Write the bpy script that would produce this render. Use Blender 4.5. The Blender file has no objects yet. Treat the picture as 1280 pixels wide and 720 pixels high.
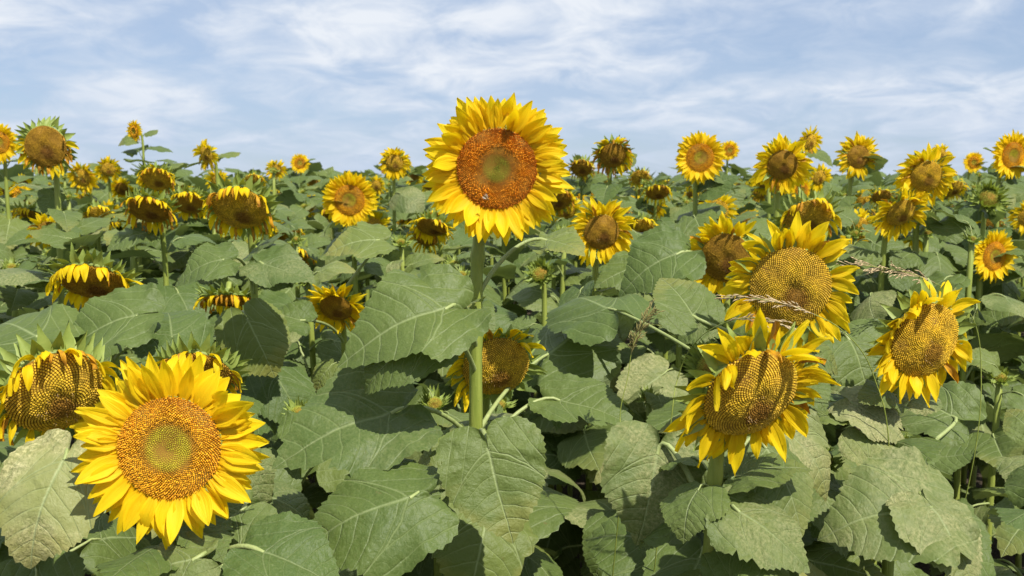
import bpy, math, random
import numpy as np
from mathutils import Vector, Matrix

random.seed(11)
R = math.radians
scene = bpy.context.scene

# ------------------------------------------------------------------ camera
CAM_H, PITCH, HFOV, PW, PH = 1.75, R(6.1), R(55.0), 1280.0, 720.0
FPX = PW / 2 / math.tan(HFOV / 2)
cam_d = bpy.data.cameras.new('camera')
cam_d.sensor_width = 36.0
cam_d.lens = 18.0 / math.tan(HFOV / 2)
cam_d.clip_start, cam_d.clip_end = 0.02, 6000.0
cam_d.dof.use_dof = True
cam_d.dof.focus_distance = 1.75
cam_d.dof.aperture_fstop = 10.0
cam = bpy.data.objects.new('camera', cam_d)
cam.location = (0, 0, CAM_H)
cam.rotation_euler = (math.pi / 2 - PITCH, 0, 0)
scene.collection.objects.link(cam)
scene.camera = cam

# ------------------------------------------------------------------ sky, sun, exposure
SUN_EL, SUN_AZ = R(54), R(36)             # azimuth: to the right of straight behind the camera
SUN = Vector((math.cos(SUN_EL) * math.sin(SUN_AZ), -math.cos(SUN_EL) * math.cos(SUN_AZ), math.sin(SUN_EL)))
world = bpy.data.worlds.new('World')
scene.world = world
world.use_nodes = True
wt = world.node_tree
wt.nodes.clear()


def N(tree, typ, **kw):
    n = tree.nodes.new(typ)
    for k, v in kw.items():
        setattr(n, k, v)
    return n


def mth(tree, op, a, b=None, c=None, clamp=False):
    n = tree.nodes.new('ShaderNodeMath')
    n.operation = op
    n.use_clamp = clamp
    for i, v in enumerate((a, b, c)):
        if v is None:
            continue
        if isinstance(v, (int, float)):
            n.inputs[i].default_value = v
        else:
            tree.links.new(v, n.inputs[i])
    return n.outputs[0]


def mixc(tree, fac, a, b, blend='MIX'):
    n = tree.nodes.new('ShaderNodeMix')
    n.data_type = 'RGBA'
    n.blend_type = blend
    n.clamp_factor = True
    for s, v in ((0, fac), (6, a), (7, b)):
        if isinstance(v, (int, float)):
            n.inputs[s].default_value = v
        elif isinstance(v, tuple):
            n.inputs[s].default_value = (*v, 1.0) if len(v) == 3 else v
        else:
            tree.links.new(v, n.inputs[s])
    return n.outputs[2]


def ramp(tree, fac, stops):
    n = tree.nodes.new('ShaderNodeValToRGB')
    e = n.color_ramp.elements
    while len(e) < len(stops):
        e.new(0.5)
    for el, (p, c) in zip(e, stops):
        el.position = p
        el.color = (c, c, c, 1) if isinstance(c, (int, float)) else (*c, 1)
    tree.links.new(fac, n.inputs[0])
    return n.outputs[0]


def noise(tree, vec, scale, detail=4, rough=0.55, dist=0.0):
    n = tree.nodes.new('ShaderNodeTexNoise')
    n.inputs['Scale'].default_value = scale
    n.inputs['Detail'].default_value = detail
    n.inputs['Roughness'].default_value = rough
    n.inputs['Distortion'].default_value = dist
    if vec is not None:
        tree.links.new(vec, n.inputs['Vector'])
    return n.outputs[0]


def build_world():
    t = wt
    sky = N(t, 'ShaderNodeTexSky', sky_type='NISHITA', sun_disc=False)
    sky.sun_elevation = SUN_EL
    sky.sun_rotation = math.atan2(SUN.x, SUN.y)
    sky.altitude = 120
    sky.air_density, sky.dust_density, sky.ozone_density = 1.0, 0.3, 3.0
    tc = N(t, 'ShaderNodeTexCoord')
    sep = N(t, 'ShaderNodeSeparateXYZ')
    t.links.new(tc.outputs['Generated'], sep.inputs[0])
    z = mth(t, 'MAXIMUM', sep.outputs[2], 0.0)
    zz = mth(t, 'ADD', z, 0.22)
    u = mth(t, 'DIVIDE', sep.outputs[0], zz)
    v = mth(t, 'DIVIDE', sep.outputs[1], zz)
    cmb = N(t, 'ShaderNodeCombineXYZ')
    t.links.new(mth(t, 'MULTIPLY', u, 1.0), cmb.inputs[0])
    t.links.new(mth(t, 'MULTIPLY', v, 0.9), cmb.inputs[1])
    cmb.inputs[2].default_value = 3.7
    broad = noise(t, cmb.outputs[0], 1.5, 3, 0.5, 0.3)
    fine = noise(t, cmb.outputs[0], 4.2, 8, 0.58, 0.5)
    tiny = noise(t, cmb.outputs[0], 12, 6, 0.6, 0.4)
    mixn = mth(t, 'ADD', mth(t, 'MULTIPLY', broad, 0.5), mth(t, 'ADD', mth(t, 'MULTIPLY', fine, 0.38), mth(t, 'MULTIPLY', tiny, 0.12)))
    veil = ramp(t, mixn, [(0.32, 0.50), (0.56, 0.98)])
    puff = ramp(t, fine, [(0.38, 0.0), (0.66, 1.0)])
    puff = mth(t, 'MULTIPLY', puff, mth(t, 'MULTIPLY', ramp(t, broad, [(0.32, 0.25), (0.54, 1.0)]), ramp(t, sep.outputs[2], [(0.0, 0.35), (0.11, 1.0)])))
    c = mixc(t, puff, (0.465, 0.565, 0.725), (0.76, 0.80, 0.86))
    b1 = N(t, 'ShaderNodeBackground')
    skycol = mixc(t, 1.0, sky.outputs[0], (0.86, 0.95, 1.12), 'MULTIPLY')
    t.links.new(skycol, b1.inputs[0])
    b1.inputs[1].default_value = 0.070
    b2 = N(t, 'ShaderNodeBackground')
    t.links.new(c, b2.inputs[0])
    b2.inputs[1].default_value = 0.82
    mx = N(t, 'ShaderNodeMixShader')
    t.links.new(veil, mx.inputs[0])
    t.links.new(b1.outputs[0], mx.inputs[1])
    t.links.new(b2.outputs[0], mx.inputs[2])
    out = N(t, 'ShaderNodeOutputWorld')
    t.links.new(mx.outputs[0], out.inputs[0])


build_world()
sun_d = bpy.data.lights.new('sun', 'SUN')
sun_d.energy = 5.0
sun_d.angle = R(0.55)
sun_d.color = (1.0, 0.96, 0.88)
sun = bpy.data.objects.new('sun', sun_d)
sun.rotation_euler = (-SUN).to_track_quat('-Z', 'Y').to_euler()
sun.location = (3, -3, 12)
scene.collection.objects.link(sun)
scene.view_settings.view_transform = 'Standard'
scene.view_settings.look = 'None'
scene.view_settings.exposure = 0.44
scene.view_settings.gamma = 1.0
scene.view_settings.use_curve_mapping = False

# ------------------------------------------------------------------ materials


def new_mat(name):
    m = bpy.data.materials.new(name)
    m.use_nodes = True
    m.node_tree.nodes.clear()
    return m, m.node_tree


def leafy_shader(t, col, back, trans, rough, spec, bump=None, bump_d=0.002, tmix=0.3):
    """reflecting + translucent sheet"""
    p = N(t, 'ShaderNodeBsdfPrincipled')
    p.inputs['Roughness'].default_value = rough
    p.inputs['Specular IOR Level'].default_value = spec
    t.links.new(col, p.inputs['Base Color'])
    tr = N(t, 'ShaderNodeBsdfTranslucent')
    if isinstance(trans, tuple):
        tr.inputs[0].default_value = (*trans, 1)
    else:
        t.links.new(trans, tr.inputs[0])
    if bump is not None:
        b = N(t, 'ShaderNodeBump')
        b.inputs['Distance'].default_value = bump_d
        b.inputs['Strength'].default_value = 1.0
        t.links.new(bump, b.inputs['Height'])
        t.links.new(b.outputs[0], p.inputs['Normal'])
    mx = N(t, 'ShaderNodeMixShader')
    mx.inputs[0].default_value = tmix
    t.links.new(p.outputs[0], mx.inputs[1])
    t.links.new(tr.outputs[0], mx.inputs[2])
    o = N(t, 'ShaderNodeOutputMaterial')
    t.links.new(mx.outputs[0], o.inputs[0])
    return p


def make_leaf_mat():
    m, t = new_mat('leaf_green')
    uv = N(t, 'ShaderNodeUVMap')
    sep = N(t, 'ShaderNodeSeparateXYZ')
    t.links.new(uv.outputs[0], sep.inputs[0])
    info = N(t, 'ShaderNodeObjectInfo')
    # leaf coordinates: x across, y along the midrib, 0 at the stalk
    x = mth(t, 'MULTIPLY_ADD', sep.outputs[0], 2.0, -1.0)
    y = mth(t, 'MULTIPLY_ADD', sep.outputs[1], 2.0, -1.0)
    wob = mth(t, 'MULTIPLY_ADD', noise(t, uv.outputs[0], 5.0, 2), 0.10, -0.05)
    x = mth(t, 'ADD', x, mth(t, 'MULTIPLY', wob, 0.5))
    y2 = mth(t, 'ADD', y, wob)
    ax = mth(t, 'ABSOLUTE', x)
    ax2 = mth(t, 'MULTIPLY', ax, ax)

    def line(d, w):
        return mth(t, 'SUBTRACT', 1.0, mth(t, 'DIVIDE', d, w, clamp=True), clamp=True)
    wm = mth(t, 'MULTIPLY_ADD', y, -0.016, 0.024)
    mid = mth(t, 'MULTIPLY', line(ax, wm), mth(t, 'GREATER_THAN', y, -0.03))
    bas = mth(t, 'SUBTRACT', y2, mth(t, 'ADD', mth(t, 'MULTIPLY', ax, 0.45), mth(t, 'MULTIPLY', ax2, 1.25)))
    basal = line(mth(t, 'ABSOLUTE', bas), 0.017)
    low = mth(t, 'LESS_THAN', bas, 0.0)
    s1 = mth(t, 'SUBTRACT', y2, mth(t, 'ADD', mth(t, 'MULTIPLY', ax, 0.40), mth(t, 'MULTIPLY', ax2, 0.9)))
    fr1 = mth(t, 'ABSOLUTE', mth(t, 'SUBTRACT', mth(t, 'FRACT', mth(t, 'MULTIPLY', s1, 6.2)), 0.5))
    sec1 = mth(t, 'MULTIPLY', line(fr1, 0.075), mth(t, 'SUBTRACT', 1.0, low))
    s2 = mth(t, 'ADD', ax, mth(t, 'MULTIPLY', y2, -0.35))
    fr2 = mth(t, 'ABSOLUTE', mth(t, 'SUBTRACT', mth(t, 'FRACT', mth(t, 'MULTIPLY', s2, 6.5)), 0.5))
    sec2 = mth(t, 'MULTIPLY', line(fr2, 0.07), low)
    secs = mth(t, 'MULTIPLY', mth(t, 'MAXIMUM', sec1, sec2), 0.42)
    vor = N(t, 'ShaderNodeTexVoronoi', feature='DISTANCE_TO_EDGE')
    vor.inputs['Scale'].default_value = 34
    t.links.new(uv.outputs[0], vor.inputs['Vector'])
    net = line(vor.outputs['Distance'], 0.09)
    veins = mth(t, 'MAXIMUM', mth(t, 'MAXIMUM', mid, mth(t, 'MULTIPLY', basal, 0.8)), secs)
    # colours
    off = N(t, 'ShaderNodeVectorMath', operation='ADD')
    t.links.new(uv.outputs[0], off.inputs[0])
    rnd = N(t, 'ShaderNodeCombineXYZ')
    t.links.new(mth(t, 'MULTIPLY', info.outputs['Random'], 31.0), rnd.inputs[0])
    t.links.new(mth(t, 'MULTIPLY', info.outputs['Random'], 57.0), rnd.inputs[1])
    t.links.new(rnd.outputs[0], off.inputs[1])
    pv = off.outputs[0]
    big = noise(t, pv, 3.2, 5, 0.6)
    col = mixc(t, ramp(t, big, [(0.3, 0.0), (0.7, 1.0)]), (0.060, 0.097, 0.017), (0.106, 0.147, 0.029))
    col = mixc(t, mth(t, 'MULTIPLY', info.outputs['Random'], 0.55), col, (0.112, 0.146, 0.040))
    rv = info.outputs['Random']
    col = mixc(t, mth(t, 'MULTIPLY', ramp(t, rv, [(0.0, 1.0), (0.35, 0.0)]), 0.6), col, (0.045, 0.086, 0.020))
    col = mixc(t, mth(t, 'MULTIPLY', ramp(t, rv, [(0.72, 0.0), (1.0, 1.0)]), 0.6), col, (0.165, 0.196, 0.034))
    grain = noise(t, pv, 95, 3, 0.7)
    col = mixc(t, mth(t, 'MULTIPLY', ramp(t, grain, [(0.40, 0.0), (0.75, 1.0)]), 0.5), col, (0.150, 0.185, 0.055))
    col = mixc(t, mth(t, 'MULTIPLY', net, 0.07), col, (0.16, 0.21, 0.09))
    # rough pale blight on some leaves
    at = N(t, 'ShaderNodeAttribute', attribute_type='OBJECT', attribute_name='mildew')
    mil = at.outputs['Fac']
    area = ramp(t, noise(t, pv, 2.6, 3, 0.55), [(0.40, 0.0), (0.58, 1.0)])
    fl = ramp(t, noise(t, pv, 48, 5, 0.75), [(0.38, 0.0), (0.64, 1.0)])
    sp = ramp(t, noise(t, pv, 60, 2, 0.5), [(0.60, 0.0), (0.68, 1.0)])
    light = mth(t, 'MULTIPLY', sp, mth(t, 'MULTIPLY_ADD', big, 0.8, -0.16, clamp=True))
    mf = mth(t, 'MULTIPLY', mth(t, 'ADD', mth(t, 'MULTIPLY', area, fl), mth(t, 'MULTIPLY', mth(t, 'MULTIPLY', mil, mil), 0.30)), mil, clamp=True)
    col = mixc(t, mth(t, 'MULTIPLY', light, 0.45), col, (0.33, 0.34, 0.17))
    col = mixc(t, mf, col, mixc(t, noise(t, pv, 11, 4), (0.36, 0.35, 0.12), (0.58, 0.54, 0.30)))
    rr_ = mth(t, 'SQRT', mth(t, 'ADD', mth(t, 'MULTIPLY', x, x), mth(t, 'MULTIPLY', y, y)))
    rimn = ramp(t, mth(t, 'ADD', rr_, mth(t, 'MULTIPLY_ADD', noise(t, pv, 6, 4, 0.65), 0.9, -0.45)), [(0.52, 0.0), (0.80, 1.0)])
    col = mixc(t, mth(t, 'MULTIPLY', mth(t, 'MULTIPLY', rimn, ramp(t, rv, [(0.45, 0.0), (0.9, 1.0)])), 0.55), col, (0.26, 0.24, 0.06))
    # brown specks and worn rims
    br = ramp(t, noise(t, pv, 17, 5, 0.7), [(0.66, 0.0), (0.72, 1.0)])
    col = mixc(t, mth(t, 'MULTIPLY', br, 0.55), col, (0.16, 0.11, 0.045))
    col = mixc(t, mth(t, 'MULTIPLY', veins, mth(t, 'MULTIPLY_ADD', rv, 0.35, 0.40)), col, (0.36, 0.42, 0.19))
    geo = N(t, 'ShaderNodeNewGeometry')
    col = mixc(t, mth(t, 'MULTIPLY', geo.outputs['Backfacing'], 0.55), col, (0.21, 0.27, 0.14))
    tr = mixc(t, 0.5, col, (0.26, 0.34, 0.02), 'MIX')
    hgt = mth(t, 'ADD', mth(t, 'MULTIPLY', veins, -0.6), mth(t, 'ADD', mth(t, 'MULTIPLY', noise(t, pv, 22, 5, 0.6), 0.9), mth(t, 'MULTIPLY', net, -0.06)))
    hgt = mth(t, 'ADD', hgt, mth(t, 'MULTIPLY', mf, 0.5))
    pil = mth(t, 'ADD', mth(t, 'MULTIPLY', fr1, mth(t, 'SUBTRACT', 1.0, low)), mth(t, 'MULTIPLY', fr2, low))
    pil = mth(t, 'SUBTRACT', 0.5, pil)
    hgt = mth(t, 'SUBTRACT', hgt, mth(t, 'MULTIPLY', mth(t, 'MULTIPLY', pil, pil), 1.1))
    hgt = mth(t, 'ADD', hgt, mth(t, 'MULTIPLY', noise(t, pv, 9, 3, 0.5, 0.6), 2.2))
    p = leafy_shader(t, col, None, tr, 0.5, 0.25, hgt, 0.0028, 0.19)
    t.links.new(mth(t, 'MULTIPLY_ADD', grain, 0.3, 0.34), p.inputs['Roughness'])
    return m


def make_petal_mat(name, c_tip, c_mid, c_base, dark, trans, tmix, brown=0.0):
    m, t = new_mat(name)
    uv = N(t, 'ShaderNodeUVMap')
    sep = N(t, 'ShaderNodeSeparateXYZ')
    t.links.new(uv.outputs[0], sep.inputs[0])
    info = N(t, 'ShaderNodeObjectInfo')
    v = sep.outputs[1]
    col = mixc(t, ramp(t, v, [(0.0, 1.0), (0.32, 0.0)]), mixc(t, v, c_mid, c_tip), c_base)
    cmb = N(t, 'ShaderNodeCombineXYZ')
    t.links.new(mth(t, 'MULTIPLY', sep.outputs[0], 14.0), cmb.inputs[0])
    t.links.new(mth(t, 'MULTIPLY', v, 1.3), cmb.inputs[1])
    t.links.new(mth(t, 'MULTIPLY', info.outputs['Random'], 40.0), cmb.inputs[2])
    streak = noise(t, cmb.outputs[0], 1.0, 3, 0.5)
    col = mixc(t, mth(t, 'MULTIPLY', ramp(t, streak, [(0.45, 0.0), (0.65, 1.0)]), 0.30), col, dark)
    col = mixc(t, mth(t, 'MULTIPLY', info.outputs['Random'], 0.28), col, dark)
    if brown:
        geo = N(t, 'ShaderNodeNewGeometry')
        bn = noise(t, geo.outputs['Position'], 60, 4, 0.6)
        col = mixc(t, mth(t, 'MULTIPLY', ramp(t, bn, [(0.45, 0.0), (0.62, 1.0)]), brown), col, (0.20, 0.09, 0.02))
    leafy_shader(t, col, None, trans, 0.55, 0.22, streak, 0.0012, tmix)
    return m


def make_simple(name, c1, c2, scale, rough=0.6, spec=0.3, bump=0.001, trans=None, tmix=0.2, stretch=None):
    m, t = new_mat(name)
    tc = N(t, 'ShaderNodeTexCoord')
    vec = tc.outputs['Object']
    if stretch:
        mp = N(t, 'ShaderNodeMapping')
        mp.inputs['Scale'].default_value = stretch
        t.links.new(vec, mp.inputs[0])
        vec = mp.outputs[0]
    n1 = noise(t, vec, scale, 5, 0.62)
    info = N(t, 'ShaderNodeObjectInfo')
    f = mth(t, 'ADD', ramp(t, n1, [(0.3, 0.0), (0.7, 0.85)]), mth(t, 'MULTIPLY', info.outputs['Random'], 0.25), clamp=True)
    col = mixc(t, f, c1, c2)
    leafy_shader(t, col, None, trans or c2, rough, spec, n1, bump, tmix if trans else 0.0)
    return m


def make_tint_mat(name, rough=0.75, spec=0.15):
    m, t = new_mat(name)
    at = N(t, 'ShaderNodeAttribute', attribute_type='GEOMETRY', attribute_name='tint')
    tc = N(t, 'ShaderNodeTexCoord')
    n1 = noise(t, tc.outputs['Object'], 320, 2)
    col = mixc(t, mth(t, 'MULTIPLY', n1, 0.16), at.outputs['Color'], (0.11, 0.05, 0.008))
    p = N(t, 'ShaderNodeBsdfPrincipled')
    p.inputs['Roughness'].default_value = rough
    p.inputs['Specular IOR Level'].default_value = spec
    t.links.new(col, p.inputs['Base Color'])
    o = N(t, 'ShaderNodeOutputMaterial')
    t.links.new(p.outputs[0], o.inputs[0])
    return m


def make_soil():
    m, t = new_mat('soil')
    geo = N(t, 'ShaderNodeNewGeometry')
    n1 = noise(t, geo.outputs['Position'], 1.6, 6, 0.65)
    n2 = noise(t, geo.outputs['Position'], 22, 6, 0.7)
    col = mixc(t, n1, (0.028, 0.021, 0.014), (0.075, 0.056, 0.038))
    col = mixc(t, ramp(t, n2, [(0.35, 0.0), (0.7, 0.6)]), col, (0.095, 0.073, 0.05))
    p = N(t, 'ShaderNodeBsdfPrincipled')
    p.inputs['Roughness'].default_value = 0.95
    p.inputs['Specular IOR Level'].default_value = 0.1
    b = N(t, 'ShaderNodeBump')
    b.inputs['Distance'].default_value = 0.03
    t.links.new(n2, b.inputs['Height'])
    t.links.new(b.outputs[0], p.inputs['Normal'])
    t.links.new(col, p.inputs['Base Color'])
    o = N(t, 'ShaderNodeOutputMaterial')
    t.links.new(p.outputs[0], o.inputs[0])
    return m


MAT = {
    'leaf': make_leaf_mat(),
    'petal': make_petal_mat('petal_yellow', (0.92, 0.69, 0.010), (0.92, 0.66, 0.008), (0.89, 0.52, 0.004), (0.90, 0.58, 0.005), (0.94, 0.69, 0.006), 0.47),
    'faded': make_petal_mat('petal_faded', (0.62, 0.30, 0.012), (0.74, 0.40, 0.012), (0.50, 0.24, 0.010), (0.44, 0.19, 0.010), (0.62, 0.30, 0.008), 0.25, 0.7),
    'stem': make_simple('stem_green', (0.17, 0.215, 0.030), (0.29, 0.33, 0.065), 26, 0.5, 0.35, 0.0016, stretch=(4, 4, 0.35)),
    'petiole': make_simple('petiole_green', (0.20, 0.25, 0.07), (0.32, 0.36, 0.14), 30, 0.5, 0.35, 0.0006),
    'bract': make_simple('bract_green', (0.17, 0.235, 0.04), (0.31, 0.37, 0.085), 40, 0.5, 0.3, 0.0006, trans=(0.30, 0.36, 0.03), tmix=0.22),
    'disc': make_tint_mat('disc'),
    'straw': make_simple('straw', (0.32, 0.22, 0.11), (0.55, 0.43, 0.25), 60, 0.7, 0.2, 0.0004),
    'reed': make_simple('reed', (0.12, 0.11, 0.03), (0.26, 0.22, 0.08), 60, 0.7, 0.2, 0.0004),
    'bee': make_tint_mat('bee_fur', 0.6, 0.3),
    'soil': make_soil(),
}
m_, t_ = new_mat('bee_wing')
p_ = N(t_, 'ShaderNodeBsdfPrincipled')
p_.inputs['Base Color'].default_value = (0.6, 0.55, 0.42, 1)
p_.inputs['Alpha'].default_value = 0.55
p_.inputs['Roughness'].default_value = 0.25
o_ = N(t_, 'ShaderNodeOutputMaterial')
t_.links.new(p_.outputs[0], o_.inputs[0])
MAT['wing'] = m_

# ------------------------------------------------------------------ helpers
COL = scene.collection
CF = Vector((0, math.cos(PITCH), -math.sin(PITCH)))
CU = Vector((0, math.sin(PITCH), math.cos(PITCH)))
CP = Vector((0, 0, CAM_H))


def at(px, py, d):
    """point of the place seen at a photograph pixel, d metres in front of the lens"""
    return CP + d * (CF + Vector(((px - 640) / FPX, 0, 0)) - (py - 360) / FPX * CU)


def proj(p):
    r = p - CP
    d = r.dot(CF)
    if d < 0.05:
        return None
    return 640 + FPX * r.x / d, 360 - FPX * r.dot(CU) / d, d


class MB:
    def __init__(s):
        s.v, s.f, s.uv, s.c = [], [], [], []

    def add(s, v, f, uv=None, c=None):
        o = len(s.v)
        s.v += [tuple(q) for q in v]
        s.f += [tuple(i + o for i in g) for g in f]
        if uv is not None:
            s.uv += uv
        if c is not None:
            s.c += c

    def tube(s, pts, rad, n=8, cap=True):
        pts = [Vector(p) for p in pts]
        v, f = [], []
        up = Vector((0.31, 0.87, 0.11)).normalized()
        for i, p in enumerate(pts):
            d = (pts[min(i + 1, len(pts) - 1)] - pts[max(i - 1, 0)]).normalized()
            a = d.cross(up)
            if a.length < 0.05:
                a = d.cross(Vector((1, 0, 0)))
            a.normalize()
            b = d.cross(a)
            up = -b if i == 0 else up
            r = rad[i] if hasattr(rad, '__len__') else rad
            for k in range(n):
                q = 2 * math.pi * k / n
                v.append(p + r * (math.cos(q) * a + math.sin(q) * b))
        for i in range(len(pts) - 1):
            for k in range(n):
                k2 = (k + 1) % n
                f.append((i * n + k, i * n + k2, (i + 1) * n + k2, (i + 1) * n + k))
        if cap:
            v.append(pts[-1])
            e = (len(pts) - 1) * n
            for k in range(n):
                f.append((e + k, e + (k + 1) % n, len(v) - 1))
        s.add(v, f)

    def mesh(s, name, mat, smooth=True):
        me = bpy.data.meshes.new(name)
        me.from_pydata(s.v, [], s.f)
        if s.uv and len(s.uv) == len(s.v):
            ul = me.uv_layers.new(name='UVMap')
            idx = np.empty(len(me.loops), dtype=np.int32)
            me.loops.foreach_get('vertex_index', idx)
            ul.data.foreach_set('uv', np.array(s.uv, dtype=np.float32)[idx].ravel())
        if s.c and len(s.c) == len(s.v):
            ca = me.attributes.new('tint', 'FLOAT_COLOR', 'POINT')
            ca.data.foreach_set('color', np.array([(*q, 1.0) for q in s.c], dtype=np.float32).ravel())
        if smooth:
            me.polygons.foreach_set('use_smooth', [True] * len(me.polygons))
        me.materials.append(MAT[mat])
        me.update()
        return me


def obj(name, mesh, parent=None, mw=None):
    o = bpy.data.objects.new(name, mesh)
    COL.objects.link(o)
    if parent is not None:
        o.parent = parent
    if mw is not None:
        o.matrix_local = mw
    return o


def tag(o, label=None, cat=None, group=None, kind=None):
    for k, v in (('label', label), ('category', cat), ('group', group), ('kind', kind)):
        if v:
            o[k] = v
    return o


def bez(p0, p1, p2, p3, n):
    out = []
    for i in range(n + 1):
        t = i / n
        q = 1 - t
        out.append(q * q * q * p0 + 3 * q * q * t * p1 + 3 * q * t * t * p2 + t * t * t * p3)
    return out


# ------------------------------------------------------------------ ground
def build_ground():
    mb = MB()
    s = 3000.0
    mb.add([(-s, -60, 0), (s, -60, 0), (s, s, 0), (-s, s, 0)], [(0, 1, 2, 3)])
    tag(obj('ground', mb.mesh('ground', 'soil', False)), kind='structure')


build_ground()

# ------------------------------------------------------------------ leaves: a heart-shaped blade round the stalk point


def leaf_arrays(rng, rings, spokes, wide, bend, fold, ruffle, tooth, side=0.0):
    keys = [(0, 1.0), (0.14, 0.89), (0.33, 0.77), (0.62, 0.67), (0.95, 0.605), (1.3, 0.555), (1.7, 0.505), (2.1, 0.46), (2.5, 0.405), (2.8, 0.33), (3.0, 0.22), (3.1416, 0.10)]
    ks, vs = zip(*keys)
    p1, p2, p3 = rng.uniform(0, 6.3), rng.uniform(0, 6.3), rng.uniform(0, 6.3)
    bites = [(rng.uniform(-2.2, 2.2), rng.uniform(.03, .09), rng.uniform(.08, .24)) for _ in range(rng.choice((0, 0, 1, 2)))]
    v, uv, f = [(0.0, 0.0, 0.0)], [(0.5, 0.5)], []
    span = 3.08
    for i in range(spokes + 1):
        # denser spokes towards the tip
        a = -1 + 2 * i / spokes
        ph = span * (0.62 * a + 0.38 * a ** 3)
        r = float(np.interp(abs(ph), ks, vs))
        r *= 1 + 0.03 * math.sin(3 * ph + p1) + 0.02 * math.sin(5 * ph + p2)
        if tooth and 0 < i < spokes and abs(ph) > 0.05:
            r *= 1 + (tooth if i % 2 else -tooth) * (1.0 if abs(ph) < 2.4 else 0.3)
        for bc, bw, bd in bites:
            if abs(ph - bc) < bw:
                r *= 1 - bd * (1 - ((ph - bc) / bw) ** 2)
        for k in range(1, rings + 1):
            q = (k / rings) ** 0.85
            x, y = q * r * math.sin(ph) * wide, q * r * math.cos(ph)
            uv.append((x / wide * 0.5 + 0.5, y * 0.5 + 0.5))
            ax = abs(x)
            vein = math.sin(38 * (y - 0.40 * ax - 0.9 * ax * ax))
            z = fold * ax - 0.35 * (abs(fold) + 0.1) * ax * ax * 2
            z += 0.004 * vein * min(1, ax * 6) * q
            z += ruffle * q ** 3 * (math.sin(4.1 * ph + p1) + 0.6 * math.sin(7.3 * ph + p2) + 0.35 * math.sin(13 * ph + p3))
            z += 0.02 * math.sin(5 * x + p2) * math.sin(6 * y + p3)
            z += side * x
            b = bend if y > 0 else bend * 0.5
            if abs(b) > 1e-3:
                yy = math.sin(b * y) / b - z * math.sin(b * y)
                zz = -(1 - math.cos(b * y)) / b + z * math.cos(b * y)
            else:
                yy, zz = y, z
            v.append((x, yy, zz))
    R_ = rings
    for i in range(spokes):
        a0, b0 = 1 + i * R_, 1 + (i + 1) * R_
        f.append((0, b0, a0))
        for k in range(R_ - 1):
            f.append((a0 + k, b0 + k, b0 + k + 1, a0 + k + 1))
    return v, f, uv


PET_A, PET_B = 0.55, 0.34      # where the stalk leaves the stem, in leaf lengths behind and below the blade


def petiole_pts(n=7):
    p0, p3 = Vector((0, -PET_A, -PET_B)), Vector((0, 0.0, -0.004))
    return bez(p0, p0 + Vector((0, 0.18, 0.24)), p3 + Vector((0, -0.2, 0.10)), p3, n)


lr = random.Random(5)
LEAF_HI, LEAF_LO = [], []
for k in range(16):
    prm = (lr.uniform(0.88, 1.1), lr.uniform(0.15, 1.4), lr.uniform(-0.45, 0.45), lr.uniform(0.015, 0.06))
    mb = MB()
    mb.add(*leaf_arrays(lr, 9, 66, *prm, 0.022, lr.uniform(-0.08, 0.08)))
    LEAF_HI.append(mb.mesh('leaf', 'leaf'))
    mb = MB()
    v_, f_, u_ = leaf_arrays(lr, 4, 30, *prm, 0.03)
    mb.add(v_, f_, u_)
    pm = MB()
    pm.tube(petiole_pts(4), 0.016, 4, False)
    mb.add(pm.v, pm.f, [(0.5, 0.6)] * len(pm.v))
    LEAF_LO.append(mb.mesh('leaf', 'leaf'))
PETIOLE = []
for k in range(4):
    mb = MB()
    pp = petiole_pts(8)
    pp = [p + Vector((lr.uniform(-.008, .008), 0, lr.uniform(-.006, .006))) if 0 < i < 8 else p for i, p in enumerate(pp)]
    mb.tube(pp, [0.021 - 0.009 * i / 8 for i in range(9)], 7, False)
    PETIOLE.append(mb.mesh('petiole', 'petiole'))


def frame(zdir, updir):
    z = zdir.normalized()
    y = (updir - updir.dot(z) * z)
    if y.length < 1e-4:
        y = Vector((0, 1, 0)) - z.y * z
    y.normalize()
    x = y.cross(z)
    return Matrix((x, y, z)).transposed()


# ------------------------------------------------------------------ flower heads
def strip(base, d0, face, L, W, g, droop, curl, twist, cup, rows, cols, tipw, rng, wav=0.0):
    """a petal or bract: a strip that leaves base along d0, sags along g and tapers to a tip"""
    v, f, uv = [], [], []
    p, d = base.copy(), d0.normalized()
    side = d.cross(face)
    if side.length < 1e-3:
        side = d.orthogonal()
    side.normalize()
    st = L / rows
    ph = rng.uniform(0, 6.28)
    for i in range(rows + 1):
        t = i / rows
        nrm = side.cross(d).normalized()
        a = twist * t
        s2 = math.cos(a) * side + math.sin(a) * nrm
        n2 = s2.cross(d).normalized()
        if tipw == 'petal':
            w = W * min(1.0, 0.42 + 1.7 * t) * (1 - t ** 3.0) ** 0.95 if t < 1 else 0.02 * W
            w = max(w, 0.06 * W)
        else:
            w = W * (1 - t) ** 0.75 * (1 + 0.35 * math.sin(math.pi * min(1, t * 1.6))) + 0.015 * W
        for j in range(cols + 1):
            u = 2 * j / cols - 1
            off = cup * w * (u * u - 0.4) + 0.055 * w * math.cos(u * 9.4) * (1 if tipw == 'petal' else 0)
            off += wav * L * math.sin(ph + t * 6 + u * 2.2) * t
            v.append(p + s2 * (u * w * 0.5) + n2 * off)
            uv.append((j / cols, t))
        p = p + d * st
        d = (d + (g * droop + face * curl) * (1.0 / rows)).normalized()
        side = side - side.dot(d) * d
        side.normalize()
    c = cols + 1
    for i in range(rows):
        for j in range(cols):
            f.append((i * c + j, i * c + j + 1, (i + 1) * c + j + 1, (i + 1) * c + j))
    return v, f, uv


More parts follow.
